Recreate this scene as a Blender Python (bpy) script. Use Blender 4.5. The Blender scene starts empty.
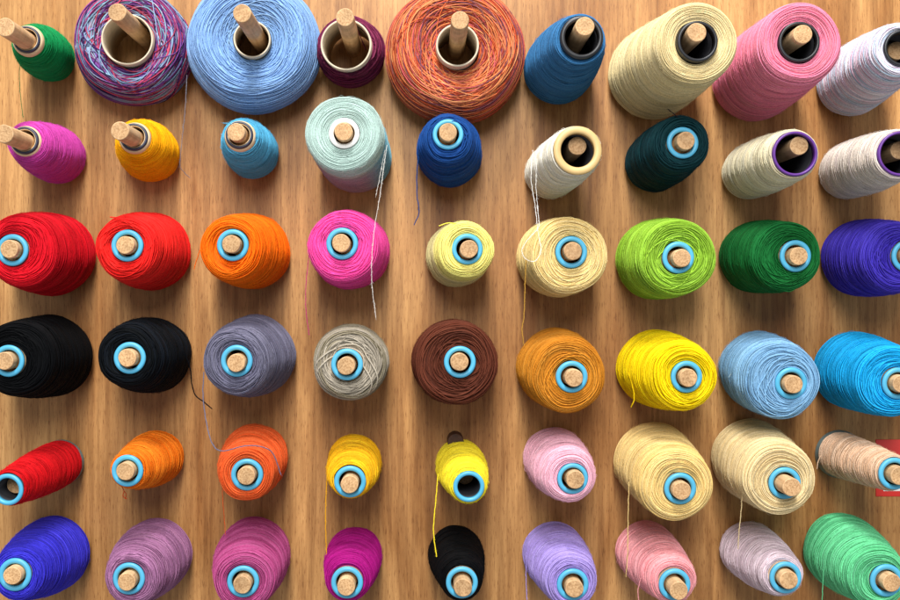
import bpy, math
import numpy as np

# ------------------------------------------------------------------ camera, world, lamps, exposure
S = bpy.context.scene
D = 1.2                                   # camera distance from the board (board face is the plane y = 0)
VX, VY = 425.0, 300.0                     # point of the board the lens axis meets (1 mm of board = 1 unit)
CX = (VX - 450.0) * .001
cam = bpy.data.cameras.new('camera')
cam.lens = 48.0; cam.sensor_width = 36.0
cam.shift_x = (450.0 - VX) / 900.0
cam.clip_start = .01; cam.clip_end = 50
co = bpy.data.objects.new('camera', cam)
co.location = (CX, -D, 0); co.rotation_euler = (math.radians(90), 0, 0)
S.collection.objects.link(co); S.camera = co

W = bpy.data.worlds.new('World'); S.world = W; W.use_nodes = True
W.node_tree.nodes['Background'].inputs[0].default_value = (.93, .97, 1.0, 1)
W.node_tree.nodes['Background'].inputs[1].default_value = .42

def area(name, loc, target, sx, sy, power, col):
    l = bpy.data.lights.new(name, 'AREA'); l.shape = 'RECTANGLE'; l.size = sx; l.size_y = sy
    l.energy = power; l.color = col
    o = bpy.data.objects.new(name, l); S.collection.objects.link(o)
    from mathutils import Vector
    o.location = loc
    o.rotation_euler = (Vector(target) - Vector(loc)).to_track_quat('-Z', 'Y').to_euler()
    return o
area('ceiling_light', (-.1, -1.3, 2.1), (0, 0, 0), .45, .8, 70, (1.0, .985, .96))
area('window_light', (-.1, -2.9, 1.35), (0, 0, 0), .6, 1.3, 80, (1.0, .99, .97))
S.view_settings.view_transform = 'Standard'; S.view_settings.look = 'None'
S.view_settings.exposure = 0.0; S.view_settings.gamma = 1.0

rng = np.random.default_rng(11)

def unproj(px, py, z):
    """photo pixel + height z (mm) above the board -> point in metres (y towards the board)"""
    k = (D * 1000 - z) / (D * 1000)
    return np.array([CX + (px - VX) * .001 * k, -z * .001, (VY - py) * .001 * k])
def mag(z): return (D * 1000 - z) / (D * 1000)

def lin(c):
    c = np.array(c, float) / 255.0
    return np.where(c <= .04045, c / 12.92, ((c + .055) / 1.055) ** 2.4)
def hexc(h): return lin([int(h[i:i + 2], 16) for i in (0, 2, 4)])

# ------------------------------------------------------------------ materials
def newmat(name):
    m = bpy.data.materials.new(name); m.use_nodes = True
    nt = m.node_tree; return m, nt, nt.nodes, nt.links, nt.nodes['Principled BSDF']

def mat_yarn():
    m, nt, N, L, b = newmat('spun_yarn')
    at = N.new('ShaderNodeAttribute'); at.attribute_name = 'tint'
    tc = N.new('ShaderNodeTexCoord')
    n = N.new('ShaderNodeTexNoise'); n.inputs['Scale'].default_value = 900; n.inputs['Detail'].default_value = 2
    L.new(tc.outputs['Object'], n.inputs['Vector'])
    r = N.new('ShaderNodeMapRange'); r.inputs[1].default_value = .3; r.inputs[2].default_value = .7
    r.inputs[3].default_value = .82; r.inputs[4].default_value = 1.12
    L.new(n.outputs[0], r.inputs[0])
    mx = N.new('ShaderNodeVectorMath'); mx.operation = 'SCALE'
    L.new(at.outputs['Color'], mx.inputs[0]); L.new(r.outputs[0], mx.inputs['Scale'])
    L.new(mx.outputs[0], b.inputs['Base Color'])
    b.inputs['Roughness'].default_value = .66
    b.inputs['Specular IOR Level'].default_value = .09
    bp = N.new('ShaderNodeBump'); bp.inputs['Strength'].default_value = .35; bp.inputs['Distance'].default_value = .0003
    L.new(n.outputs[0], bp.inputs['Height']); L.new(bp.outputs[0], b.inputs['Normal'])
    return m
YARN = mat_yarn()

def mat_plain(name, col, rough, spec=.5, noise=.12, scale=120, bump=0):
    m, nt, N, L, b = newmat(name)
    tc = N.new('ShaderNodeTexCoord')
    n = N.new('ShaderNodeTexNoise'); n.inputs['Scale'].default_value = scale; n.inputs['Detail'].default_value = 4
    L.new(tc.outputs['Object'], n.inputs['Vector'])
    cr = N.new('ShaderNodeValToRGB')
    c = np.array(col)
    cr.color_ramp.elements[0].position = .3; cr.color_ramp.elements[1].position = .7
    cr.color_ramp.elements[0].color = (*(c * (1 - noise)), 1); cr.color_ramp.elements[1].color = (*np.minimum(c * (1 + noise), 1), 1)
    L.new(n.outputs[0], cr.inputs[0]); L.new(cr.outputs[0], b.inputs['Base Color'])
    b.inputs['Roughness'].default_value = rough; b.inputs['Specular IOR Level'].default_value = spec
    if bump:
        bp = N.new('ShaderNodeBump'); bp.inputs['Strength'].default_value = .5; bp.inputs['Distance'].default_value = bump
        L.new(n.outputs[0], bp.inputs['Height']); L.new(bp.outputs[0], b.inputs['Normal'])
    return m
M = {
 'blue': mat_plain('cyan_plastic', hexc('50aacf'), .42, .45, .07, 60),
 'black': mat_plain('black_plastic', hexc('1e1f23'), .4, .5, .2, 80),
 'purple': mat_plain('purple_plastic', hexc('5f2f86'), .4, .5, .15, 80),
 'tan': mat_plain('varnished_wood_ring', hexc('cfae74'), .45, .5, .12, 60),
 'white': mat_plain('white_plastic', hexc('eceae6'), .4, .5, .04, 60),
 'dark': mat_plain('navy_plastic', hexc('2f3447'), .45, .5, .15, 80),
 'card': mat_plain('cardboard', hexc('d4c6ae'), .85, .2, .12, 90, .0002),
 'paper': mat_plain('kraft_paper_cone', hexc('dcc19a'), .8, .2, .12, 90, .0002),
 'cream': mat_plain('cream_paper_cone', hexc('d8d0bc'), .8, .2, .1, 90, .0002),
 'greyblue': mat_plain('grey_green_plastic', hexc('6d8486'), .5, .4, .1, 90),
 'walnut': mat_plain('dark_stained_wood', hexc('4e3426'), .6, .3, .3, 200, .0002),
 'bore': mat_plain('dark_cone_inside', hexc('242428'), .7, .3, .2, 90),
 'red': mat_plain('red_print', hexc('d8322a'), .5, .4, .05, 40),
 'whitep': mat_plain('white_print', hexc('efeae6'), .5, .4, .03, 40),
}

def mat_board():
    m, nt, N, L, b = newmat('oak_veneer')
    tc = N.new('ShaderNodeTexCoord')
    def noise(sx, sz, scale, detail=4, dist=0, rough=.55, off=0):
        mp = N.new('ShaderNodeMapping'); mp.inputs['Scale'].default_value = (sx, 1, sz); mp.inputs['Location'].default_value = (off, 0, off * .7)
        L.new(tc.outputs['Object'], mp.inputs['Vector'])
        n = N.new('ShaderNodeTexNoise'); n.inputs['Scale'].default_value = scale; n.inputs['Detail'].default_value = detail
        n.inputs['Distortion'].default_value = dist; n.inputs['Roughness'].default_value = rough
        L.new(mp.outputs[0], n.inputs['Vector']); return n
    def ramp(src, p0, c0, p1, c1):
        r = N.new('ShaderNodeValToRGB'); r.color_ramp.elements[0].position = p0; r.color_ramp.elements[1].position = p1
        r.color_ramp.elements[0].color = (*c0, 1); r.color_ramp.elements[1].color = (*c1, 1)
        L.new(src.outputs[0], r.inputs[0]); return r
    def mix(a, bb, fac, mode='MULTIPLY'):
        x = N.new('ShaderNodeMix'); x.data_type = 'RGBA'; x.blend_type = mode
        if isinstance(fac, float): x.inputs[0].default_value = fac
        else: L.new(fac.outputs[0], x.inputs[0])
        L.new(a.outputs[2] if a.bl_idname == 'ShaderNodeMix' else a.outputs[0], x.inputs[6])
        L.new(bb.outputs[0], x.inputs[7]); return x
    broad = noise(1, .16, 17, 6, .9)
    base = ramp(broad, .30, hexc('93602f'), .67, hexc('d0a066'))
    mid = noise(1, .055, 95, 5, .8, off=3)
    c1 = mix(base, ramp(mid, .34, (.70, .63, .56), .60, (1.08, 1.06, 1.03)), .8)
    fine = noise(1, .05, 300, 4, .4, .6, off=7)
    c2 = mix(c1, ramp(fine, .36, (.66, .58, .50), .60, (1.07, 1.06, 1.05)), .62)
    pore = noise(1, .085, 1100, 3, .05, .6, off=1)
    c3 = mix(c2, ramp(pore, .56, (1, 1, 1), .68, (.46, .34, .25)), .9)
    L.new(c3.outputs[2], b.inputs['Base Color'])
    b.inputs['Roughness'].default_value = .5; b.inputs['Specular IOR Level'].default_value = .35
    bp = N.new('ShaderNodeBump'); bp.inputs['Strength'].default_value = .4; bp.inputs['Distance'].default_value = .0004; bp.invert = True
    L.new(pore.outputs[0], bp.inputs['Height']); L.new(bp.outputs[0], b.inputs['Normal'])
    return m
BOARD = mat_board()

def mat_peg(end):
    m, nt, N, L, b = newmat('peg_end_grain' if end else 'peg_side_grain')
    tc = N.new('ShaderNodeTexCoord'); oi = N.new('ShaderNodeObjectInfo')
    mp = N.new('ShaderNodeMapping'); mp.inputs['Scale'].default_value = (1, 1, 1) if end else (1, .06, 1)
    ad = N.new('ShaderNodeVectorMath'); ad.operation = 'MULTIPLY_ADD'
    ad.inputs[1].default_value = (3.1, 5.7, 7.3)
    cb = N.new('ShaderNodeCombineXYZ')
    for i in range(3): L.new(oi.outputs['Random'], cb.inputs[i])
    L.new(cb.outputs[0], ad.inputs[0]); L.new(tc.outputs['Object'], ad.inputs[2])
    L.new(ad.outputs[0], mp.inputs['Vector'])
    n = N.new('ShaderNodeTexNoise'); n.inputs['Scale'].default_value = 620 if end else 260; n.inputs['Detail'].default_value = 4
    n.inputs['Roughness'].default_value = .7
    L.new(mp.outputs[0], n.inputs['Vector'])
    r = N.new('ShaderNodeValToRGB')
    r.color_ramp.elements[0].position = .36; r.color_ramp.elements[1].position = .6
    r.color_ramp.elements[0].color = (*hexc('a67c52' if end else 'c49a6e'), 1)
    r.color_ramp.elements[1].color = (*hexc('d2aa7c' if end else 'dfb98c'), 1)
    L.new(n.outputs[0], r.inputs[0])
    n2 = N.new('ShaderNodeTexNoise'); n2.inputs['Scale'].default_value = 90; L.new(ad.outputs[0], n2.inputs['Vector'])
    mr = N.new('ShaderNodeMapRange'); mr.inputs[1].default_value = .3; mr.inputs[2].default_value = .7; mr.inputs[3].default_value = .8; mr.inputs[4].default_value = 1.12
    L.new(n2.outputs[0], mr.inputs[0])
    mr2 = N.new('ShaderNodeMapRange'); mr2.inputs[3].default_value = .88; mr2.inputs[4].default_value = 1.08
    L.new(oi.outputs['Random'], mr2.inputs[0])
    mm = N.new('ShaderNodeMath'); mm.operation = 'MULTIPLY'; L.new(mr.outputs[0], mm.inputs[0]); L.new(mr2.outputs[0], mm.inputs[1])
    sc = N.new('ShaderNodeVectorMath'); sc.operation = 'SCALE'; L.new(r.outputs[0], sc.inputs[0]); L.new(mm.outputs[0], sc.inputs['Scale'])
    L.new(sc.outputs[0], b.inputs['Base Color'])
    b.inputs['Roughness'].default_value = .65; b.inputs['Specular IOR Level'].default_value = .3
    bp = N.new('ShaderNodeBump'); bp.inputs['Strength'].default_value = .5; bp.inputs['Distance'].default_value = .0003
    L.new(n.outputs[0], bp.inputs['Height']); L.new(bp.outputs[0], b.inputs['Normal'])
    return m
PEG_END, PEG_SIDE = mat_peg(True), mat_peg(False)

# ------------------------------------------------------------------ mesh helpers
def link(name, me, mats, parent=None, loc=None):
    o = bpy.data.objects.new(name, me); S.collection.objects.link(o)
    for m in mats: me.materials.append(m)
    if parent is not None: o.parent = parent
    if loc is not None: o.location = loc
    return o
def quads_mesh(name, V, F, tint=None, smooth=True):
    me = bpy.data.meshes.new(name)
    V = np.ascontiguousarray(V, dtype=np.float32); F = np.ascontiguousarray(F, dtype=np.int32)
    me.vertices.add(len(V)); me.vertices.foreach_set('co', V.ravel())
    me.loops.add(F.size); me.loops.foreach_set('vertex_index', F.ravel())
    me.polygons.add(len(F)); me.polygons.foreach_set('loop_start', np.arange(0, F.size, 4, dtype=np.int32))
    if tint is not None:
        a = me.attributes.new('tint', 'FLOAT_COLOR', 'POINT')
        t = np.ones((len(V), 4), np.float32); t[:, :3] = tint
        a.data.foreach_set('color', t.ravel())
    me.update(calc_edges=True); me.validate()
    if smooth: me.polygons.foreach_set('use_smooth', np.ones(len(me.polygons), dtype=bool))
    return me
def grid_faces(nr, nc, wrap=True, base=0):
    i = np.arange(nr - 1)[:, None]; j = np.arange(nc if wrap else nc - 1)[None, :]
    a = i * nc + j; b = i * nc + (j + 1) % nc
    return np.stack([a, b, b + nc, a + nc], -1).reshape(-1, 4) + base
def frame(p0, p1):
    ax = p1 - p0; ax = ax / np.linalg.norm(ax)
    u = np.cross(np.array([0, 0, 1.]), ax); u /= np.linalg.norm(u)
    v = np.cross(ax, u); return ax, u, v
def lathe(name, pts, p0, p1, mat, parent, origin, n=64):
    """closed loop of (t along p0->p1 in m, radius) turned about the axis"""
    ax, u, v = frame(p0, p1)
    pts = np.array(pts + [pts[0]]); th = np.linspace(0, 2 * np.pi, n, endpoint=False)
    c = p0 - origin
    V = (c + pts[:, None, 0:1] * ax + pts[:, None, 1:2] * (np.cos(th)[None, :, None] * u + np.sin(th)[None, :, None] * v)).reshape(-1, 3)
    me = quads_mesh(name, V, grid_faces(len(pts), n)[:, ::-1])
    o = link(name, me, [mat], parent)
    return o
def tubes(P, r, tint, ns=4, nrm=None):
    """P (K, n, 3) polylines -> V, F, tint ; r scalar or (K,n)"""
    K, n, _ = P.shape
    T = np.gradient(P, axis=1); T /= np.linalg.norm(T, axis=2, keepdims=True) + 1e-12
    if nrm is None:
        nrm = np.broadcast_to(np.array([0.02, -1., .03]), P.shape)
    B = np.cross(T, nrm); B /= np.linalg.norm(B, axis=2, keepdims=True) + 1e-12
    Nn = np.cross(B, T)
    a = np.arange(ns) * 2 * np.pi / ns + np.pi / 4
    r = np.broadcast_to(np.asarray(r, float), (K, n))
    V = P[:, :, None, :] + r[:, :, None, None] * (np.cos(a)[None, None, :, None] * B[:, :, None, :] + np.sin(a)[None, None, :, None] * Nn[:, :, None, :])
    F = grid_faces(n, ns)
    F = (F[None] + (np.arange(K) * n * ns)[:, None, None]).reshape(-1, 4)
    tt = np.broadcast_to(tint[:, :, None, :], (K, n, ns, 3)).reshape(-1, 3)
    return V.reshape(-1, 3), F, tt
def smoothpath(P, sub=10):
    P = np.array(P, float); Q = np.vstack([2 * P[0] - P[1], P, 2 * P[-1] - P[-2]]); out = []
    for i in range(1, len(Q) - 2):
        t = np.linspace(0, 1, sub, endpoint=False)[:, None]
        a, b, c, d = Q[i - 1], Q[i], Q[i + 1], Q[i + 2]
        out.append(.5 * ((2 * b) + (-a + c) * t + (2 * a - 5 * b + 4 * c - d) * t ** 2 + (-a + 3 * b - 3 * c + d) * t ** 3))
    return np.vstack(out + [P[-1:]])

# ------------------------------------------------------------------ the board
def empty(name, loc, **props):
    o = bpy.data.objects.new(name, None); S.collection.objects.link(o); o.location = loc
    o.empty_display_size = .02
    for k, v in props.items(): o[k] = v
    return o
board = empty('peg_board', (0, 0, -.45), label='upright tan oak board with vertical grain, holding every wooden peg and spool', category='peg board')
x0, x1, z0, z1 = -.78, .78, -.52, .52
bm_v = []
for (y, e) in ((0, .002), (.001, 0), (.017, 0), (.018, .002)):
    bm_v += [(x0 + e, y, z0 + e), (x1 - e, y, z0 + e), (x1 - e, y, z1 - e), (x0 + e, y, z1 - e)]
F = [[0, 1, 2, 3], [15, 14, 13, 12]]
for r_ in range(3):
    for j in range(4):
        a = r_ * 4 + j; b = r_ * 4 + (j + 1) % 4
        F.append([a, a + 4, b + 4, b])
me = quads_mesh('panel', np.array(bm_v) - np.array([0, 0, -.45]), F, smooth=False)
link('panel', me, [BOARD], board)

def make_peg(xy, zt, r=.0081, dark=False):
    n = 40; th = np.linspace(0, 2 * np.pi, n, endpoint=False)
    L = zt * .001
    wob = 1 + .012 * np.sin(2 * th + rng.uniform(0, 6)) + .008 * np.sin(5 * th + rng.uniform(0, 6))
    prof = [(.0005, r), (-L * .5, r * rng.uniform(.99, 1.01)), (-L + .0012, r), (-L + .0004, r * .975), (-L, r * .91), (-L, r * .45), (-L, r * .02)]
    V = np.array([[(rr * w * math.cos(a), y, rr * w * math.sin(a)) for a, w in zip(th, wob)] for y, rr in prof]).reshape(-1, 3)
    F = grid_faces(len(prof), n)
    me = quads_mesh('peg', V, F)
    o = link('peg', me, [M['walnut'] if dark else PEG_SIDE, M['walnut'] if dark else PEG_END], board, (xy[0], 0, xy[1] + .45))
    idx = np.zeros(len(me.polygons), dtype=np.int32); idx[n * 4:] = 1
    me.polygons.foreach_set('material_index', idx)
    sm = np.ones(len(me.polygons), dtype=bool); sm[n * 4:] = False
    me.polygons.foreach_set('use_smooth', sm)
    return o

# ------------------------------------------------------------------ wound thread
def profile(zb, rb, zf, rf, rcore, bulge, power, dip, round_f, kind):
    """(axial distance, radius) in mm from the back edge over the side and shoulder to the core"""
    if kind == 'cake':
        w = zf - zb; t = np.linspace(0, np.pi, 40)
        a = zb + w * .5 - np.cos(t) * w * .5
        # rounded doughnut section, fullest at about a third of its height
        r = rb * (1 - .10 * np.abs(np.cos(t)) ** 2.2) - (rb - rf) * (np.clip((a - zb) / w, 0, 1)) ** 2.5
        pts = list(zip(a, r))
        m = 14
        for i in range(1, m + 1):
            q = i / m
            rr = pts[39][1] * (1 - q) + rcore * q
            pts.append((zf - dip * q ** 1.6 + 5 * math.sin(q * math.pi) * (1 - q), rr))
        pts = [(zb + 1, rcore * .9 + rb * .1)] + pts
        return np.array(pts)
    L = zf - zb; pts = [(zb + .5, rb * .80), (zb + .6, rb * .93)]
    for t in np.linspace(0.03, 1, 26):
        r = rb + (rf - rb) * t ** power + bulge * math.sin(math.pi * min(1, t * 1.02))
        if t < .10: r -= rb * .05 * (1 - t / .10) ** 2
        if t > 1 - round_f / L: 
            q = (t - (1 - round_f / L)) * L / round_f
            r -= round_f * .55 * q ** 2.5
        pts.append((zb + L * t, r))
    r1 = pts[-1][1]
    for q in np.linspace(0.12, 1, 9):
        pts.append((zf - dip * q ** 1.3 + 1.2 * math.sin(q * math.pi), r1 * (1 - q) + rcore * q))
    return np.array(pts)

def wind(parent, origin, B, Ft, Rc, zb, zf, prof, thick, cols, kind, wild, seed, npal=0, zones=None, cover=2.0, segs=56):
    g = np.random.default_rng(seed)
    seg = np.linalg.norm(np.diff(prof, axis=0), axis=1); cum = np.r_[0, np.cumsum(seg)]; St = cum[-1]
    ss = np.linspace(0, St, 220)
    pa = np.interp(ss, cum, prof[:, 0]); pr = np.interp(ss, cum, prof[:, 1])
    k = np.hanning(7); k /= k.sum()
    pa = np.convolve(np.pad(pa, 3, 'edge'), k, 'valid'); pr = np.convolve(np.pad(pr, 3, 'edge'), k, 'valid')
    da, dr = np.gradient(pa, ss), np.gradient(pr, ss); ln = np.hypot(da, dr) + 1e-9
    na, nr = -dr / ln, da / ln                         # outward normal in (axial, radial)
    ax, u, v = frame(B, Ft)
    s_sh = St - (prof[-10, 1] - prof[-1, 1]) * 1.0 if kind != 'cake' else St * .75
    off = Rc - Ft; off = off - ax * (off @ ax)
    lump = [(g.uniform(0, 6.28), g.uniform(0, 6.28), m, g.uniform(.004, .011)) for m in (2, 3, 5)]
    def point(s, th, h):
        a = np.interp(s, ss, pa); r = np.interp(s, ss, pr); A = np.interp(s, ss, na); R = np.interp(s, ss, nr)
        f = sum(am * np.sin(m * th + p + q * s / St) for p, q, m, am in lump)
        a = a + A * h; r = r * (1 + f) + R * h
        # axis foot slides from back centre to face centre
        t = (a - zb) / (zf - zb)
        c = B[None] + t[..., None].reshape(-1, 1) * (Ft - B)[None]
        c = c.reshape(*s.shape, 3)
        w = np.clip((s - s_sh) / (St - s_sh), 0, 1); w = (w * w * (3 - 2 * w))[..., None]
        c = c + w * off
        rad = np.cos(th)[..., None] * u + np.sin(th)[..., None] * v
        return c + .001 * r[..., None] * rad, A[..., None] * ax + R[..., None] * rad
    cols = np.array(cols)
    def colour(s, th, K, n):
        if zones is not None:
            c = zones(s / St, th, point(s, th, 0 * s)[0])
        elif len(cols) == 1: c = np.broadcast_to(cols[0], (K, n, 3)).copy()
        elif npal:                                        # variegated yarn: colour changes along the strand
            nk = npal
            key = cols[g.integers(0, len(cols), (K, nk))]
            x = np.linspace(0, nk - 1.001, n); i = x.astype(int); f = np.clip((x - i - .35) / .3, 0, 1)[None, :, None]
            c = key[:, i] * (1 - f) + key[:, np.minimum(i + 1, nk - 1)] * f
        else:
            c = cols[g.integers(0, len(cols), K)][:, None].repeat(n, 1)
        return c
    # underlying wound body
    nb, ns_ = 96, 110
    s2, t2 = np.meshgrid(np.linspace(0, St, ns_), np.linspace(0, 2 * np.pi, nb, endpoint=False), indexing='ij')
    hb = -1.35 * thick + .1 * thick * np.sin(s2 / thick * 2.2)
    Pb, _ = point(s2, t2, hb)
    cb = colour(s2, t2, ns_, nb) * .92
    V0 = Pb.reshape(-1, 3); F0 = grid_faces(ns_, nb)[:, ::-1]
    # strands
    turns = 1.6 if kind == 'cake' else 2.2
    K = int(cover * St / (turns * 2 * thick)); n = int(turns * segs)
    s0 = (np.arange(K) + g.uniform(0, 1, K)) / K * St
    facey = np.interp(s0, ss, np.abs(na))                 # 1 on the flat face, 0 on the side
    th0 = g.uniform(0, 2 * np.pi, K); tt = np.linspace(0, turns * 2 * np.pi, n)
    th = th0[:, None] + tt[None] * g.choice([1, 1], K)[:, None]
    pitch = g.uniform(1.0, 4.2, K) * g.choice([-1, 1], K) * (1 + .6 * wild)
    A1 = (.45 + 1.5 * facey * (.7 + wild)) * g.uniform(.1, 1.3, K) * (1 + 1.6 * wild) * (1 if thick > .5 else .6)
    if kind == 'cake': A1 = A1 * 2.6
    out = g.uniform(0, 1, K) < .02 + .05 * wild
    A1 = np.where(out, A1 * 2.6 + 1.2, A1); pitch = np.where(out, pitch * 2.5, pitch)
    s = s0[:, None] + pitch[:, None] * (tt[None] / 6.283 - turns / 2) + A1[:, None] * np.sin(th + g.uniform(0, 6.28, K)[:, None]) \
        + .35 * A1[:, None] * np.sin(2 * th + g.uniform(0, 6.28, K)[:, None]) + .12 * thick * np.sin(7 * th + g.uniform(0, 6.28, K)[:, None])
    s = s + g.normal(0, .10 * thick, s.shape)
    lo, hi = thick * 1.0, St - thick * .5
    s = np.where(s < lo, lo + (lo - s) * .3, s); s = np.where(s > hi, hi - (s - hi) * .5, s); s = np.clip(s, 0, St)
    lvl = g.uniform(-.75, 1.0, K) * (1 + .5 * facey) * (1.5 if kind == 'cake' else 1) + np.where(out, .7, 0)
    x = np.linspace(0, 1, n); sink = np.clip(np.minimum(x, 1 - x) / .05, 0, 1); sink = sink * sink * (3 - 2 * sink)
    h = thick * (lvl[:, None] + .35 * np.sin(3 * th + g.uniform(0, 6.28, K)[:, None])) * sink - 2.2 * thick * (1 - sink) + g.normal(0, .07 * thick, s.shape)
    P, Nn = point(s, th, h)
    c = colour(s, th, K, n) * g.normal(1, .12, K)[:, None, None].clip(.7, 1.28)
    V1, F1, c1 = tubes(P, thick * .001 * g.uniform(.82, 1.12, K)[:, None], c, 4, Nn)
    # stray fuzz
    kf = 320; sf = g.uniform(.03, .97, kf) * St; tf = g.uniform(0, 6.283, kf)
    q = np.linspace(0, 1, 7)
    lf = g.uniform(2, 8.0, kf)
    tfh = tf[:, None] + q[None] * (lf / 30 * g.choice([-1, 1], kf))[:, None]
    sfh = sf[:, None] + q[None] ** 2 * g.uniform(-3, 3, kf)[:, None]
    Pf, Nf = point(np.clip(sfh, 0, St), tfh, thick * 1.0 + 1.5 * np.sin(q * 2.6)[None] * g.uniform(.2, 1, kf)[:, None])
    cf = colour(np.clip(sfh, 0, St), tfh, kf, 7)
    V2, F2, c2 = tubes(Pf, .00010, cf, 4, Nf)
    V = np.vstack([V0, V1, V2]) - origin
    F = np.vstack([F0, F1 + len(V0), F2 + len(V0) + len(V1)])
    T = np.vstack([cb.reshape(-1, 3), c1, c2])
    me = quads_mesh('yarn' if kind == 'cake' else 'thread', V, F, np.clip(T, 0, 1))
    return link('yarn' if kind == 'cake' else 'thread', me, [YARN], parent)

COUNT = 0
def spool(label, back, face, ring, ringr, kind, col, tip, zf=118, thick=.56, bulge=1.5, power=1.5, wild=.35, zb=5,
          bore=None, core_back=None, ztip=None, npal=0, zones=None, group=None, tails=(), cover=2.1, rnd=7, dip=2.5, ringgap=1.5, zc=2, zones_=None):
    """back, face = (px, py, radius px); ring = (px, py); zf = height of the thread's front face over the board in mm"""
    global COUNT; COUNT += 1
    cake = kind == 'tube'
    zr = zf + ringgap
    Bp = unproj(back[0], back[1], zb); Fp = unproj(face[0], face[1], zf)
    Rp = unproj(ring[0], ring[1], zr); Cp = unproj(back[0], back[1], zc)
    rb = back[2] * mag(zb + .25 * (zf - zb)); rf = face[2] * mag(zf)
    ro = ringr * mag(zr); ri = (bore if bore else 11.0) * mag(zr)
    name = 'yarn_cake' if cake else 'thread_cone'
    org = unproj(back[0], back[1], 0)
    root = empty(name, org, label=label, category='yarn cake' if cake else 'thread cone')
    root['group'] = group or ('yarn cakes on cardboard tubes' if cake else 'thread cones on the pegs')
    cols = [hexc(c) for c in (col if isinstance(col, (list, tuple)) else [col])]
    if cake:
        prof = profile(zb, rb, zf, rf, ro + .6, 0, 1, dip, 1, 'cake')
        wind(root, org, Bp, Fp, Rp, zb, zf, prof, thick, cols, 'cake', wild, 100 + COUNT, npal, zones, cover, 64)
    else:
        prof = profile(zb, rb, zf, rf, min(ro + .2, rf - 1.5), bulge, power, dip, rnd, 'cone')
        wind(root, org, Bp, Fp, Rp, zb, zf, prof, thick, cols, 'cone', wild, 100 + COUNT, npal, zones, cover)
    # core
    Lc = np.linalg.norm(Rp - Cp) * 1000; mm = .001
    def cone(nm, segs, mat): return lathe(nm, [(a * mm, r * mm) for a, r in segs], Cp, Rp, mat, root, org)
    cb = (core_back or min(rb * .62, max(ro + 7, 20))) if not cake else ro
    if kind == 'blue':
        c0 = ro - 1.6
        if ztip and ztip < 120: cone('bore_lining', [(2, cb - 2.6), (Lc - 5.5, ri + .5), (Lc - 5.5, ri - .1), (2, cb - 3.2)], M['bore'])
        cone('cone_core', [(0, cb), (Lc - 4, c0 + .9), (Lc - 3, c0 - .4), (Lc - 3, ri + .9), (0, cb - 2.2)], M['greyblue'] if core_back else M['paper'])
        w = (ro - ri) / 2; rc = (ro + ri) / 2
        arc = [(Lc - 1.5 + w * .8 * math.sin(t), rc + w * math.cos(t)) for t in np.linspace(0, math.pi, 12)]
        cone('cone_tip', arc + [(Lc - 5, ri), (Lc - 5, ro - .6)], M['blue'])
    elif kind == 'white':
        c0 = ro - 1.6
        cone('cone_core', [(0, cb), (Lc - 4, c0), (Lc - 4, ri + .9), (0, cb - 2.2)], M['cream'])
        w = (ro - ri) / 2; rc = (ro + ri) / 2
        arc = [(Lc - 1.5 + w * .55 * math.sin(t), rc + w * math.cos(t)) for t in np.linspace(0, math.pi, 12)]
        cone('cone_tip', arc + [(Lc - 6, ri), (Lc - 6, ro - .6)], M['white'])
    elif kind == 'dark':
        cone('cone_core', [(0, cb), (Lc - 9, ro + .9), (Lc - 4, ro - .2), (Lc - 3.8, ro - .6), (Lc - 4, ri + 1), (0, cb - 2.2)], M['paper'])
        cone('cone_tip', [(Lc - 4.5, ro - .9), (Lc - 1.0, ro - 1.2), (Lc - .3, ro - 1.6), (Lc, ri + 1.1), (Lc - .3, ri + .8), (Lc - 6, ri + .8), (Lc - 6, ri + 1.5)], M['dark'])
        cone('liner', [(Lc - 8, ri + .75), (Lc - .8, ri + .75), (Lc - .8, ri + .1), (Lc - 8, ri + .1)], M['paper'])
    elif kind in ('black', 'purple', 'tan'):
        m = {'black': M['black'], 'purple': M['cream'], 'tan': M['cream']}[kind]
        tipm = M[kind]
        cone('cone_core', [(0, cb), (Lc - 7, ro - .8), (Lc - 7, ri + .3), (0, cb - 2.4)], M['bore'])
        if kind == 'tan':
            w = (ro - ri) / 2; rc = (ro + ri) / 2
            arc = [(Lc - 2 + w * .6 * math.sin(t), rc + w * math.cos(t)) for t in np.linspace(0, math.pi, 14)]
            cone('cone_tip', arc + [(Lc - 7, ri), (Lc - 7, ro - 1)], tipm)
        else:
            cone('cone_tip', [(Lc - 9, ro), (Lc - 1, ro), (Lc, ro - .6), (Lc, ri + .5), (Lc - .6, ri), (Lc - 9, ri)], tipm)
    elif cake:
        th = ro - ri
        cone('cardboard_tube', [(0, ro), (Lc - .5, ro), (Lc, ro - .4), (Lc, ri + .4), (Lc - .5, ri), (0, ri)], M['card'])
    # loose thread ends belonging to this spool
    for tl in tails:
        zs = tl.get('z', 80); pts = tl['p']
        if np.isscalar(zs): zs = [zs] * len(pts)
        elif len(zs) != len(pts): zs = np.interp(np.linspace(0, 1, len(pts)), np.linspace(0, 1, len(zs)), zs)
        P = smoothpath([unproj(x, y, z) for (x, y), z in zip(pts, zs)])
        tc = hexc(tl['c']) if 'c' in tl else cols[0]
        w = tl.get('w', .55) * .00085
        P = P - org
        d = np.r_[0, np.cumsum(np.linalg.norm(np.diff(P, axis=0), axis=1))]
        m = max(24, int(d[-1] / .0005)); x = np.linspace(0, d[-1], m)
        P = np.stack([np.interp(x, d, P[:, i]) for i in range(3)], 1)
        for q in range(2, 7):                     # the yarn is never quite straight
            P[:, 0] += .00012 / q * 1.4 * np.sin(x / .0045 * q + rng.uniform(0, 6)) ; P[:, 1] += .00012 / q * np.sin(x / .005 * q + rng.uniform(0, 6))
        Tn = np.gradient(P, axis=0); Tn /= np.linalg.norm(Tn, axis=1, keepdims=True)
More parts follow.
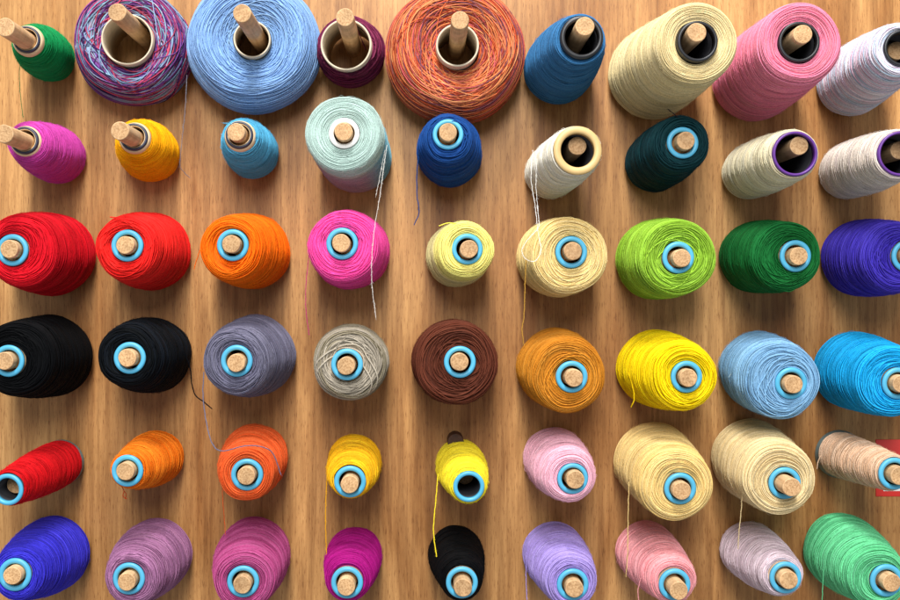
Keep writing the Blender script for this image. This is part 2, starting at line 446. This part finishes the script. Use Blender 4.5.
        N1 = np.cross(Tn, [0, 1., .01]); N1 /= np.linalg.norm(N1, axis=1, keepdims=True); N2 = np.cross(Tn, N1)
        an = x / .0026 * 6.283
        o1 = (np.cos(an)[:, None] * N1 + np.sin(an)[:, None] * N2) * w * .5
        tt_ = tc * rng.normal(1, .05, (2, m, 1)).clip(.8, 1.2)
        rr_ = w * .62 * np.ones((2, m)); rr_[:, -5:] *= .8
        V, F, T = tubes(np.stack([P + o1, P - o1]), rr_, tt_, 6)
        kh = int(d[-1] / .0012); ih = rng.integers(0, m, kh)     # fibres standing off the yarn
        ph = rng.normal(0, 1, (kh, 3)); ph /= np.linalg.norm(ph, axis=1, keepdims=True)
        qh = np.linspace(0, 1, 4)[None, :, None]
        Ph = P[ih][:, None] + ph[:, None] * qh * rng.uniform(.0006, .0018, kh)[:, None, None] + Tn[ih][:, None] * qh ** 2 * .0012
        Vh, Fh, Th = tubes(Ph, .00006, np.broadcast_to(tc, (kh, 4, 3)), 3)
        F = np.vstack([F, Fh + len(V)]); V = np.vstack([V, Vh]); T = np.vstack([T, Th])
        link('loose_end', quads_mesh('loose_end', V, F, T), [YARN], root)
    # peg: square to the board, sits in the bore
    if tip is None: return root
    pr = 8.1
    allow = max(ri - pr - .15, .3) * .001
    best = None
    for z in ([ztip] if ztip else np.arange(90, 186, 1.0)):
        T = unproj(tip[0], tip[1], z)
        tt = (min(z, zr) - zc) / (zr - zc)
        C = Cp + (Rp - Cp) * tt
        al = allow if not cake else (ri - pr - .2) * .001
        d = math.hypot(T[0] - C[0], T[2] - C[2])
        cost = max(0, d - al) * 1000 + .02 * abs(z - (zr + 9))
        if best is None or cost < best[0]: best = (cost, z, T, C, d, al)
    _, z, T, C, d, al = best
    xy = np.array([T[0], T[2]]); cc = np.array([C[0], C[2]])
    if d > al: xy = cc + (xy - cc) * al / d
    # keep clear of the bore further back too (the hanging cone leans slightly)
    make_peg(xy, z, pr * .001)
    return root

def tail(p, z=80, **k): return dict(p=p, z=z, **k)

# ---- row 1
spool('small emerald green cone in the top left corner, bare kraft tip', (53, 61, 22), (28, 42, 15.5), (26, 39), 14.5, 'dark', '118a4c', (3, 30), zf=110, thick=.4, bulge=3.5, power=2.2, ringgap=9, bore=10.4,
      tails=[tail([(22, 52), (19.5, 70), (20, 90), (23, 118)], [96, 70], w=.35)])
spool('purple, pink and pale blue variegated yarn cake on a wide cardboard tube', (140, 54, 56.5), (127, 39, 53), (127, 39), 25.5, 'tube',
      ['5e2f78', '7c4a94', 'b03c5e', 'c85068', '9cb8ce', '7f98b8', '4c2c66', '9c4a7c', '3a2850', '86a8c0'], (117, 12), zf=74, thick=.64, wild=1.0, zb=6, bore=23.8, npal=9, dip=6, ringgap=9, cover=2.6,
      tails=[tail([(152, 0), (155, 18), (159, 45)], 84, c='9db6d8', w=.5), tail([(187, 75), (185, 110), (182, 140), (180, 165), (184, 172), (190, 178)], [60, 15], c='8d8f9c', w=.35)])
spool('large sky blue yarn cake wound on a cardboard tube', (256, 51, 66), (252, 40, 61), (252, 39), 18.5, 'tube',
      ['88aede', '93b8e4', '7fa5d6'], (242, 13), zf=72, thick=.5, wild=.6, zb=6, bore=16.8, dip=7, ringgap=5, cover=2.4)
spool('small burgundy yarn roll on a wide cardboard tube', (353, 57, 32.5), (348, 45, 30), (346, 44.5), 25.5, 'tube',
      ['6e2346', '8a3a58', '4c1a30', '7c2a4c', '5a1d3c'], (345, 17), zf=66, thick=.75, npal=5, wild=.9, zb=6, bore=23.6, dip=2, ringgap=18, cover=2.4,
      tails=[tail([(357, 29), (361, 38), (366, 50)], [80, 30], w=.6)])
spool('large orange and rust variegated yarn cake on a cardboard tube', (455, 60, 69), (455, 47, 63), (457.5, 45), 21.5, 'tube',
      ['d4683c', 'dc8250', 'c2502f', 'dc9460', 'c0585c', '9c4030', 'd07a54', '7e4a56'], (460, 20), zf=72, thick=.55, wild=.9, zb=6, bore=19.6, npal=11, dip=11, ringgap=7, cover=2.6,
      tails=[])
spool('denim blue cone with a black bore rim, right of the orange cake', (557, 71, 35), (580, 39, 25), (582, 37), 21.5, 'black', '386f9e', (585, 26), zf=158, thick=.5, bulge=2.5, power=1.2, bore=17, rnd=2, ringgap=6, ztip=None)
spool('big pale cream cone on a black core in the top row', (650, 76, 46), (698, 42, 40.5), (698, 41), 20.5, 'black', ['e8d4a0', 'ead8a8', 'e2cd98'], (697, 32), zf=172, thick=.34, bulge=1.0, power=1.0, bore=17.3, wild=.1, rnd=4, ztip=None, ringgap=6, dip=3)
spool('big candy pink cone on a black core in the top row', (753, 80, 44), (801, 42, 40.5), (799.5, 41.5), 20.5, 'black', ['ee8ba6', 'ea7f9c', 'e88a9c'], (803, 34), zf=172, thick=.42, bulge=1.0, power=1.0, bore=17.3, wild=.2, rnd=4, ztip=None, dip=3)
spool('pastel pink and blue speckled white cone cut by the top right edge', (848, 84, 34), (900, 49, 27), (903, 47.5), 18.5, 'black', ['e4dfe8', 'e8c6d8', 'bcd6ea', 'e6e2ea', 'd8d2e4'], (912, 38), zf=165, thick=.5, bulge=2.0, power=1.1, bore=15.5, npal=5, wild=.2, rnd=4, ztip=140)
# ---- row 2
spool('small magenta cone with a kraft tip at the left edge', (57, 159, 27), (23, 143, 19), (24, 140), 15, 'dark', 'cc48a8', (3, 136), zf=112, thick=.42, bulge=2.0, power=1.6, bore=10.6, ringgap=7, wild=.2)
spool('small golden yellow cone with a kraft tip and navy ring', (152, 156, 27), (134, 138, 16.5), (133.5, 136.5), 15, 'dark', ['f5a80c', 'f7b010'], (119.5, 131), zf=104, thick=.42, bulge=3.5, power=1.6, bore=10.6, ringgap=7, wild=.2)
spool('small light blue cone with a kraft tip and navy ring', (254, 156, 24.5), (240, 137, 17), (239, 134.5), 15, 'dark', '56acd2', (236, 132), zf=104, thick=.45, bulge=3.0, power=1.6, bore=10.6, ringgap=7,
      tails=[tail([(236, 126), (230, 123.5), (223, 123)], 112, w=.5)])
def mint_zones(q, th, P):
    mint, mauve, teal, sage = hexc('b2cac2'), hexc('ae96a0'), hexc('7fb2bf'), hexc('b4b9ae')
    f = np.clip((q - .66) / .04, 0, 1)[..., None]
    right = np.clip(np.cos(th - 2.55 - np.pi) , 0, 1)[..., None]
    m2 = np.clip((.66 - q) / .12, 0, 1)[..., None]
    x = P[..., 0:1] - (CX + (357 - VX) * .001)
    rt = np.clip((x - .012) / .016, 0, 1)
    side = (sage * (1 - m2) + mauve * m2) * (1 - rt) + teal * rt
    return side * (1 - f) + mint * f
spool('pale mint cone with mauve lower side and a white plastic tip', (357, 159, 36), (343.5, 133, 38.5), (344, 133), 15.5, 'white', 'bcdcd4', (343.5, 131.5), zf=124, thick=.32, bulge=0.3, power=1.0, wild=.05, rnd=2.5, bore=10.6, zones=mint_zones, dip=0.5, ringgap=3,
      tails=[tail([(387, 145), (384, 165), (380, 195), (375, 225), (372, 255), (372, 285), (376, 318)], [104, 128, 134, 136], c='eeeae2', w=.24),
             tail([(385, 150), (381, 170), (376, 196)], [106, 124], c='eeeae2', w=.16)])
spool('royal blue cone under the orange cake, cyan tip', (450, 157, 31), (448, 138, 23), (448, 134), 15.5, 'blue', ['1f4d92', '1b4688'], (448, 132), zf=112, thick=.62, bulge=2.5, power=1.5,
      tails=[tail([(419, 152), (417, 172), (417, 195), (419, 212), (414, 225)], [70, 50], w=.6)])
spool('white cone with a thick tan wooden rim', (549, 174, 26), (576.5, 151, 25.5), (578, 150), 24.5, 'tan', ['e6e2d6', 'eae6dc', 'e0d8c2'], (580, 139), zf=150, thick=.38, bulge=1.5, power=1.0, wild=.1, bore=17, rnd=1.5, ringgap=5, ztip=140,
      tails=[tail([(533, 150), (531, 178), (535, 205), (538, 232), (541, 250), (535, 261), (526, 259), (522, 250), (529, 238), (537, 230), (539, 222), (537, 205)], [120, 128, 134, 136, 134], c='fbf9f4', w=.28),
             tail([(537, 158), (536, 185), (538, 210)], [124, 132], c='fbf9f4', w=.2)])
spool('very dark teal green cone, cyan tip, below the big cream cone', (652, 165, 28), (683, 142, 27), (683, 142.5), 16, 'blue', ['0e3338', '12383f', '0b2c32'], (686, 140.5), zf=122, thick=.62, bulge=2.0, power=1.3,
      tails=[tail([(681, 120), (674, 114), (668, 109)], 120, w=.55, c='201c20')])
spool('cream cone with a purple rim, left one of the two', (747, 173, 27), (794, 154, 24.5), (795.5, 153.5), 22.5, 'purple', ['e2d8b8', 'e6dec4', 'dccfae'], (801, 143), zf=160, thick=.5, bulge=2.0, power=1.2, wild=.15, bore=19.8, rnd=2, ztip=158, ringgap=3)
spool('ecru cone with a purple rim, cut by the right edge', (845, 172, 28), (899, 154, 24.5), (901, 153.5), 22.5, 'purple', ['e0d2c4', 'e4d8cc', 'dacbc4'], (905, 146), zf=162, thick=.5, bulge=2.0, power=1.2, wild=.15, bore=19.8, rnd=2, ztip=142, ringgap=3)
# ---- row 3
spool('fat crimson red cone cut by the left edge', (57, 255, 40.5), (20, 250, 35), (12, 250), 16, 'blue', ['c8101f', 'd01424', 'bc0d1c'], (9, 249), zf=118, bulge=1.5)
spool('scarlet red cone with a slanting strand over its face, cyan tip', (155, 252, 38), (126, 247, 30), (127, 245.5), 16, 'blue', ['ea2722', 'ee2c26', 'e0211f'], (125, 245), zf=118, bulge=1.2,
      tails=[tail([(110, 217), (122, 219), (140, 230), (159, 248)], [112, 124, 122, 106], w=.6)])
spool('fat orange cone between the scarlet and hot pink cones', (256, 252, 36.5), (230, 248, 30.5), (232.5, 245), 16, 'blue', ['f26c0c', 'f57410', 'ea6008'], (231, 244), zf=118, bulge=1.2,
      tails=[tail([(200, 250), (197, 259), (194, 269)], [90, 86], w=.6)])
spool('hot pink cone with a white strand hanging over it', (353, 252, 37.5), (343, 246, 34.5), (342, 243.5), 16, 'blue', ['ee4a9c', 'f256a6', 'e64292'], (341, 243), zf=118, bulge=.8, wild=.5,
      tails=[tail([(309, 255), (306, 285), (306, 310), (309, 335)], [95, 70], w=.45, c='d83a86')])
def yellow_zones(q, th, P):
    f = np.clip((q - .60) / .10, 0, 1)[..., None]
    return hexc('dccf94') * (1 - f) + hexc('f3e684') * f
spool('small lemon yellow cone in the middle of the third row', (455, 257, 30), (466.5, 249, 27), (467.5, 249), 15.5, 'blue', 'f2e75a', (469, 249), zf=112, thick=.5, bulge=1.0, wild=.2, zones=yellow_zones,
      tails=[tail([(459, 224), (448, 223), (439, 226)], [108, 112], w=.6)])
spool('pale straw yellow cone crossed by a white loop of thread', (554, 258, 38.5), (570, 255, 37), (571.5, 252), 16, 'blue', ['ecd08c', 'eed496', 'e4c680'], (573, 251), zf=116, bulge=.6, wild=.45,
      tails=[tail([(526, 258), (525, 285), (524, 315), (522, 330), (524, 345)], [110, 90, 80], w=.55, c='d9a648')])
spool('bright lime green cone, cyan tip', (652, 260, 38.5), (679, 257, 37), (678.5, 257.5), 16, 'blue', ['90ba38', '98c442', '84ae30'], (682, 258), zf=118, bulge=1.2, wild=.6)
spool('dark forest green cone, cyan tip', (753, 257, 35.5), (788, 256, 33), (796, 256), 16, 'blue', ['17672f', '1c7036', '125a28'], (799, 256), zf=118, bulge=1.0, wild=.6,
      tails=[tail([(783, 290), (790, 291.5), (800, 286)], 112, w=.5)])
spool('fat indigo blue cone in the third row, cut by the right edge', (857, 258, 38), (900, 257, 34), (908, 256), 16, 'blue', ['4032ac', '4a3cb6', '3829a0'], (912, 256), zf=118, bulge=1.0)
# ---- row 4
spool('fat jet black cone cut by the left edge', (55, 356, 40), (15, 359, 36), (8, 361), 16, 'blue', ['030406', '050609'], (4, 361), zf=118, bulge=1.0)
spool('blue-black cone with a loose black end, second in its row', (156, 355, 37), (127, 356, 29), (129.5, 358), 16, 'blue', ['080c12', '10161e', '05080b'], (127, 358), zf=118, bulge=1.8,
      tails=[tail([(184, 352), (190, 368), (192, 385), (196, 396), (204, 402), (212, 409)], [50, 30, 30], w=.75)])
spool('slate grey-violet cone with a strand trailing down, cyan tip', (258, 354, 39), (235, 362, 31), (236.5, 361), 16, 'blue', ['6c6a7e', '767488', '615f74'], (236, 363), zf=118, bulge=1.8, wild=.5,
      tails=[tail([(204, 372), (203, 395), (206, 420), (212, 443), (222, 451), (245, 446), (262, 447), (273, 454), (281, 475)], [90, 100, 128, 132, 124, 112], w=.6)])
spool('small pebble grey cone with crossing strands, cyan tip', (352, 361, 36), (350, 363.5, 34), (347, 364.5), 16, 'blue', ['9c9282', 'a89e8e', '90866f'], (346, 366), zf=108, thick=.75, bulge=.8, wild=.9, ringgap=9,
      tails=[tail([(335, 395), (340, 375), (336, 350), (345, 338)], [104, 112, 112], w=.7)])
spool('fat chocolate brown cone in the centre of the board', (453, 361, 41), (456.5, 363, 40), (460, 362), 16, 'blue', ['5a2c1e', '643424', '4c2418'], (459.5, 362), zf=114, thick=.72, bulge=.4, wild=.7)
spool('fat amber gold cone, cyan tip, right of the brown one', (554, 366, 38.5), (568, 376, 36), (572, 377), 16, 'blue', ['cc8428', 'd48e32', 'be7820'], (574, 378), zf=118, bulge=1.0, wild=.5)
spool('fat sunflower yellow cone with a short loose end', (652, 367, 37.5), (685, 377, 32.5), (687, 377), 16, 'blue', ['f4d40e', 'f8da16', 'eac808'], (688.5, 378), zf=118, bulge=1.4,
      tails=[tail([(628, 372), (633, 388), (634, 400), (631, 407)], [60, 66, 60], w=.7)])
spool('powder blue cone with a pale slanting strand', (756, 369, 38.5), (783, 382, 36), (791.5, 383.5), 16, 'blue', ['80aed2', '8ab6d8', '74a0c4'], (794, 384.5), zf=118, bulge=1.0, wild=.6,
      tails=[tail([(765, 338), (752, 348), (739, 362), (729, 377)], [72, 76, 72, 62], w=.6, c='b4d4e8')])
spool('bright azure blue cone cut by the right edge', (849, 369, 38), (893, 382, 34), (898.5, 383.5), 16, 'blue', ['1aa2dc', '24aae4', '1496ce'], (902, 384), zf=118, bulge=1.2)
# ---- row 5
spool('slim red cone with a bare grey-blue back end, at the left edge', (62, 462, 22.5), (9, 488, 17.5), (7, 490), 16, 'blue', ['d0141c', 'c81018'], (6, 486), zf=132, thick=.42, bulge=2.0, power=1.3, wild=.15, bore=11.6, core_back=22.5, zb=12, ztip=112, ringgap=4, rnd=2)
spool('small tangerine cone with a tiny frayed end below its tip', (159, 456, 26), (128, 470, 17.5), (127, 471), 16, 'blue', ['f27a1a', 'f58422', 'ea7012'], (125, 471.5), zf=112, thick=.5, bulge=2.2, power=1.3, wild=.2, ringgap=4, rnd=3,
      tails=[tail([(121, 486), (124, 491), (123, 496), (127, 499)], [100, 94], w=.5, c='c4441c'), tail([(124, 491), (126, 494), (125, 499)], 95, w=.4, c='c4441c')])
spool('burnt orange cone crossed by a grey strand', (256, 455, 32.5), (245.5, 474, 26.5), (247, 475), 16, 'blue', ['e2602e', 'e86a36', 'd85424'], (246, 476), zf=118, bulge=1.0, wild=.15, thick=.5,
      tails=[tail([(223, 470), (222.5, 495), (224, 515), (225.5, 535)], [100, 84], w=.4)])
spool('small marigold yellow cone with a long hanging end', (355, 460, 26.5), (350, 480, 18), (350, 482), 16, 'blue', ['f6b51a', 'f8be22'], (349.5, 484.5), zf=112, thick=.5, bulge=2.2, power=1.3, wild=.2, ringgap=4, rnd=3,
      tails=[tail([(329, 462), (326.5, 485), (325.5, 520), (326.5, 555)], [80, 62], w=.55)])
spool('small canary yellow cone with an empty looking tip hole', (459, 461.5, 24.5), (468, 485, 17.5), (469, 487), 15.7, 'blue', ['f4dc30', 'f6e23c'], (468, 482), zf=120, thick=.45, bulge=1.8, power=1.3, wild=.15, bore=11.4, ztip=66, ringgap=4, rnd=3,
      tails=[tail([(438, 474), (436, 498), (433.5, 530), (436.5, 557)], [100, 110], w=.6)])
spool('baby pink cone in the fifth row, cyan tip', (553, 457, 31), (570, 477, 25.5), (573, 479), 15.5, 'blue', ['f0b6c8', 'f2bccc', 'eaaec0'], (575.5, 480), zf=118, thick=.45, bulge=1.5, power=1.3, wild=.15, bore=11)
spool('big straw coloured cone with a thread hanging from its side', (652, 460, 40), (677, 486, 35.5), (680.5, 489), 16, 'blue', ['eacb86', 'eccf8e', 'e0bf78'], (682, 491), zf=132, thick=.45, bulge=.6, power=1.1, wild=.15,
      tails=[tail([(629, 482), (628, 520), (627.5, 555), (626, 577)], [110, 90], w=.5)])
spool('big light cream cone, right of the straw one in the fifth row', (749, 457, 40), (780, 480, 35), (785, 483.5), 16, 'blue', ['e4cc9a', 'e8d2a4', 'dac08c'], (792, 487.5), zf=132, thick=.45, bulge=.6, power=1.1, wild=.15, ztip=155,
      tails=[tail([(743, 482), (741, 512), (739, 532), (738, 549)], [110, 96], w=.5)])
spool('slim beige cone with a bare grey-green back end', (839, 454, 22.5), (893, 473, 17.5), (895, 474), 16, 'blue', ['dcb89a', 'e0c0a4', 'd2ab8a'], (900, 476), zf=134, thick=.5, bulge=.6, power=1.1, wild=.15, core_back=24, zb=14, ringgap=6, rnd=2,
      tails=[tail([(821, 455), (818, 462), (817, 469)], 40, w=.6)])
# ---- row 6
spool('deep ultramarine cone in the bottom left corner', (55, 552, 37), (17, 575, 24.5), (14.5, 575), 16.5, 'blue', ['3a35c4', '423ccc', '322db2'], (12, 576), zf=122, bulge=2.0, power=1.3)
spool('dusty mauve cone, second in the bottom row', (157, 553, 36), (131, 579, 25.5), (128.5, 579), 16, 'blue', ['9c6a90', 'a67498', '905f84'], (126.5, 582), zf=120, bulge=2.0, power=1.3)
spool('deep rose cone, third in the bottom row', (255, 552, 36.5), (244, 581, 29), (243, 582), 16, 'blue', ['b44e84', 'bc5a8e', 'a84478'], (242, 585), zf=120, bulge=2.0, power=1.3, wild=.15, thick=.5,
      tails=[tail([(222, 546), (217, 552), (213, 556)], 30, w=.5, c='6a3a50')])
spool('small magenta-plum cone in the bottom row', (355, 553, 27.5), (347.5, 581, 21), (347, 583), 16, 'blue', ['a8157c', 'b01e84', '9a1070'], (346, 587), zf=120, thick=.5, bulge=1.8, power=1.2, wild=.2, ringgap=5, rnd=4)
spool('small black cone in the bottom row, yellow thread dangling onto it', (455, 551, 27), (462, 581, 20), (462, 583), 16, 'blue', ['030406', '050609'], (463, 588), zf=122, thick=.5, bulge=1.6, power=1.2, wild=.2, ringgap=5, rnd=4)
spool('lavender cone in the bottom row, cyan tip', (553, 552, 31.5), (572, 583, 25), (573, 585), 16, 'blue', ['a692d6', 'ae9adc', '9c86cc'], (574.5, 589), zf=122, thick=.5, bulge=1.8, power=1.2, wild=.15,
      tails=[tail([(527, 555), (526, 575), (527, 602)], [86, 80], w=.45)])
spool('salmon pink cone in the bottom row, cyan tip', (644, 549, 30), (674, 582, 22.5), (675, 585), 16, 'blue', ['f0a2a6', 'f2aaae', 'e6969c'], (679, 591), zf=126, thick=.45, bulge=1.8, power=1.2, wild=.15, ringgap=5,
      tails=[tail([(641, 578), (638, 590), (639, 604)], [104, 100], w=.45)])
spool('pale greyish lilac cone in the bottom row, cyan tip', (746, 548, 28), (783, 576, 20), (786, 578), 16, 'blue', ['dcc8d0', 'e0ced6', 'd0bac4'], (789, 580.5), zf=124, thick=.5, bulge=2.2, power=1.2, wild=.2, ringgap=5, rnd=3)
spool('big mint green cone in the bottom right corner', (839, 549, 38), (880, 579, 28), (887, 581), 16.5, 'blue', ['66c88e', '70d098', '5abc82'], (892, 583), zf=124, thick=.5, bulge=1.2, power=1.2, wild=.15,
      tails=[tail([(824, 560), (823, 580), (822, 602)], [96, 88], w=.5)])
# short peg seen behind the canary yellow cone
p = unproj(455, 439, 0); make_peg(np.array([p[0], p[2]]), 26, dark=True)

# ------------------------------------------------------------------ red sign on the board
sg = empty('sign', unproj(905, 468, 0), label='flat red rectangular sign stuck to the board behind the beige cone', category='sign')
def slab(name, xa, ya, xb, yb, y0, y1, mat, par, org, e=.0006):
    A, Bq = unproj(xa, ya, 0), unproj(xb, yb, 0)
    xl, xr, zt, zb_ = A[0], Bq[0], A[2], Bq[2]
    V = []
    for (y, q) in ((y0, 0), (y1 + e * .4, 0), (y1, e)):
        V += [(xl + q, y, zb_ + q), (xr - q, y, zb_ + q), (xr - q, y, zt - q), (xl + q, y, zt - q)]
    F = [[8, 9, 10, 11], [3, 2, 1, 0]]
    for r_ in range(2):
        for j in range(4):
            a = r_ * 4 + j; b = r_ * 4 + (j + 1) % 4; F.append([a, b, b + 4, a + 4])
    return link(name, quads_mesh(name, np.array(V) - org, F, smooth=False), [mat], par)
so = unproj(905, 468, 0)
slab('sign_panel', 875.5, 439.5, 990, 496.5, -.0002, -.0007, M['red'], sg, so)
slab('white_strip', 883, 488.5, 980, 491.0, -.0007, -.00095, M['whitep'], sg, so, .0001)
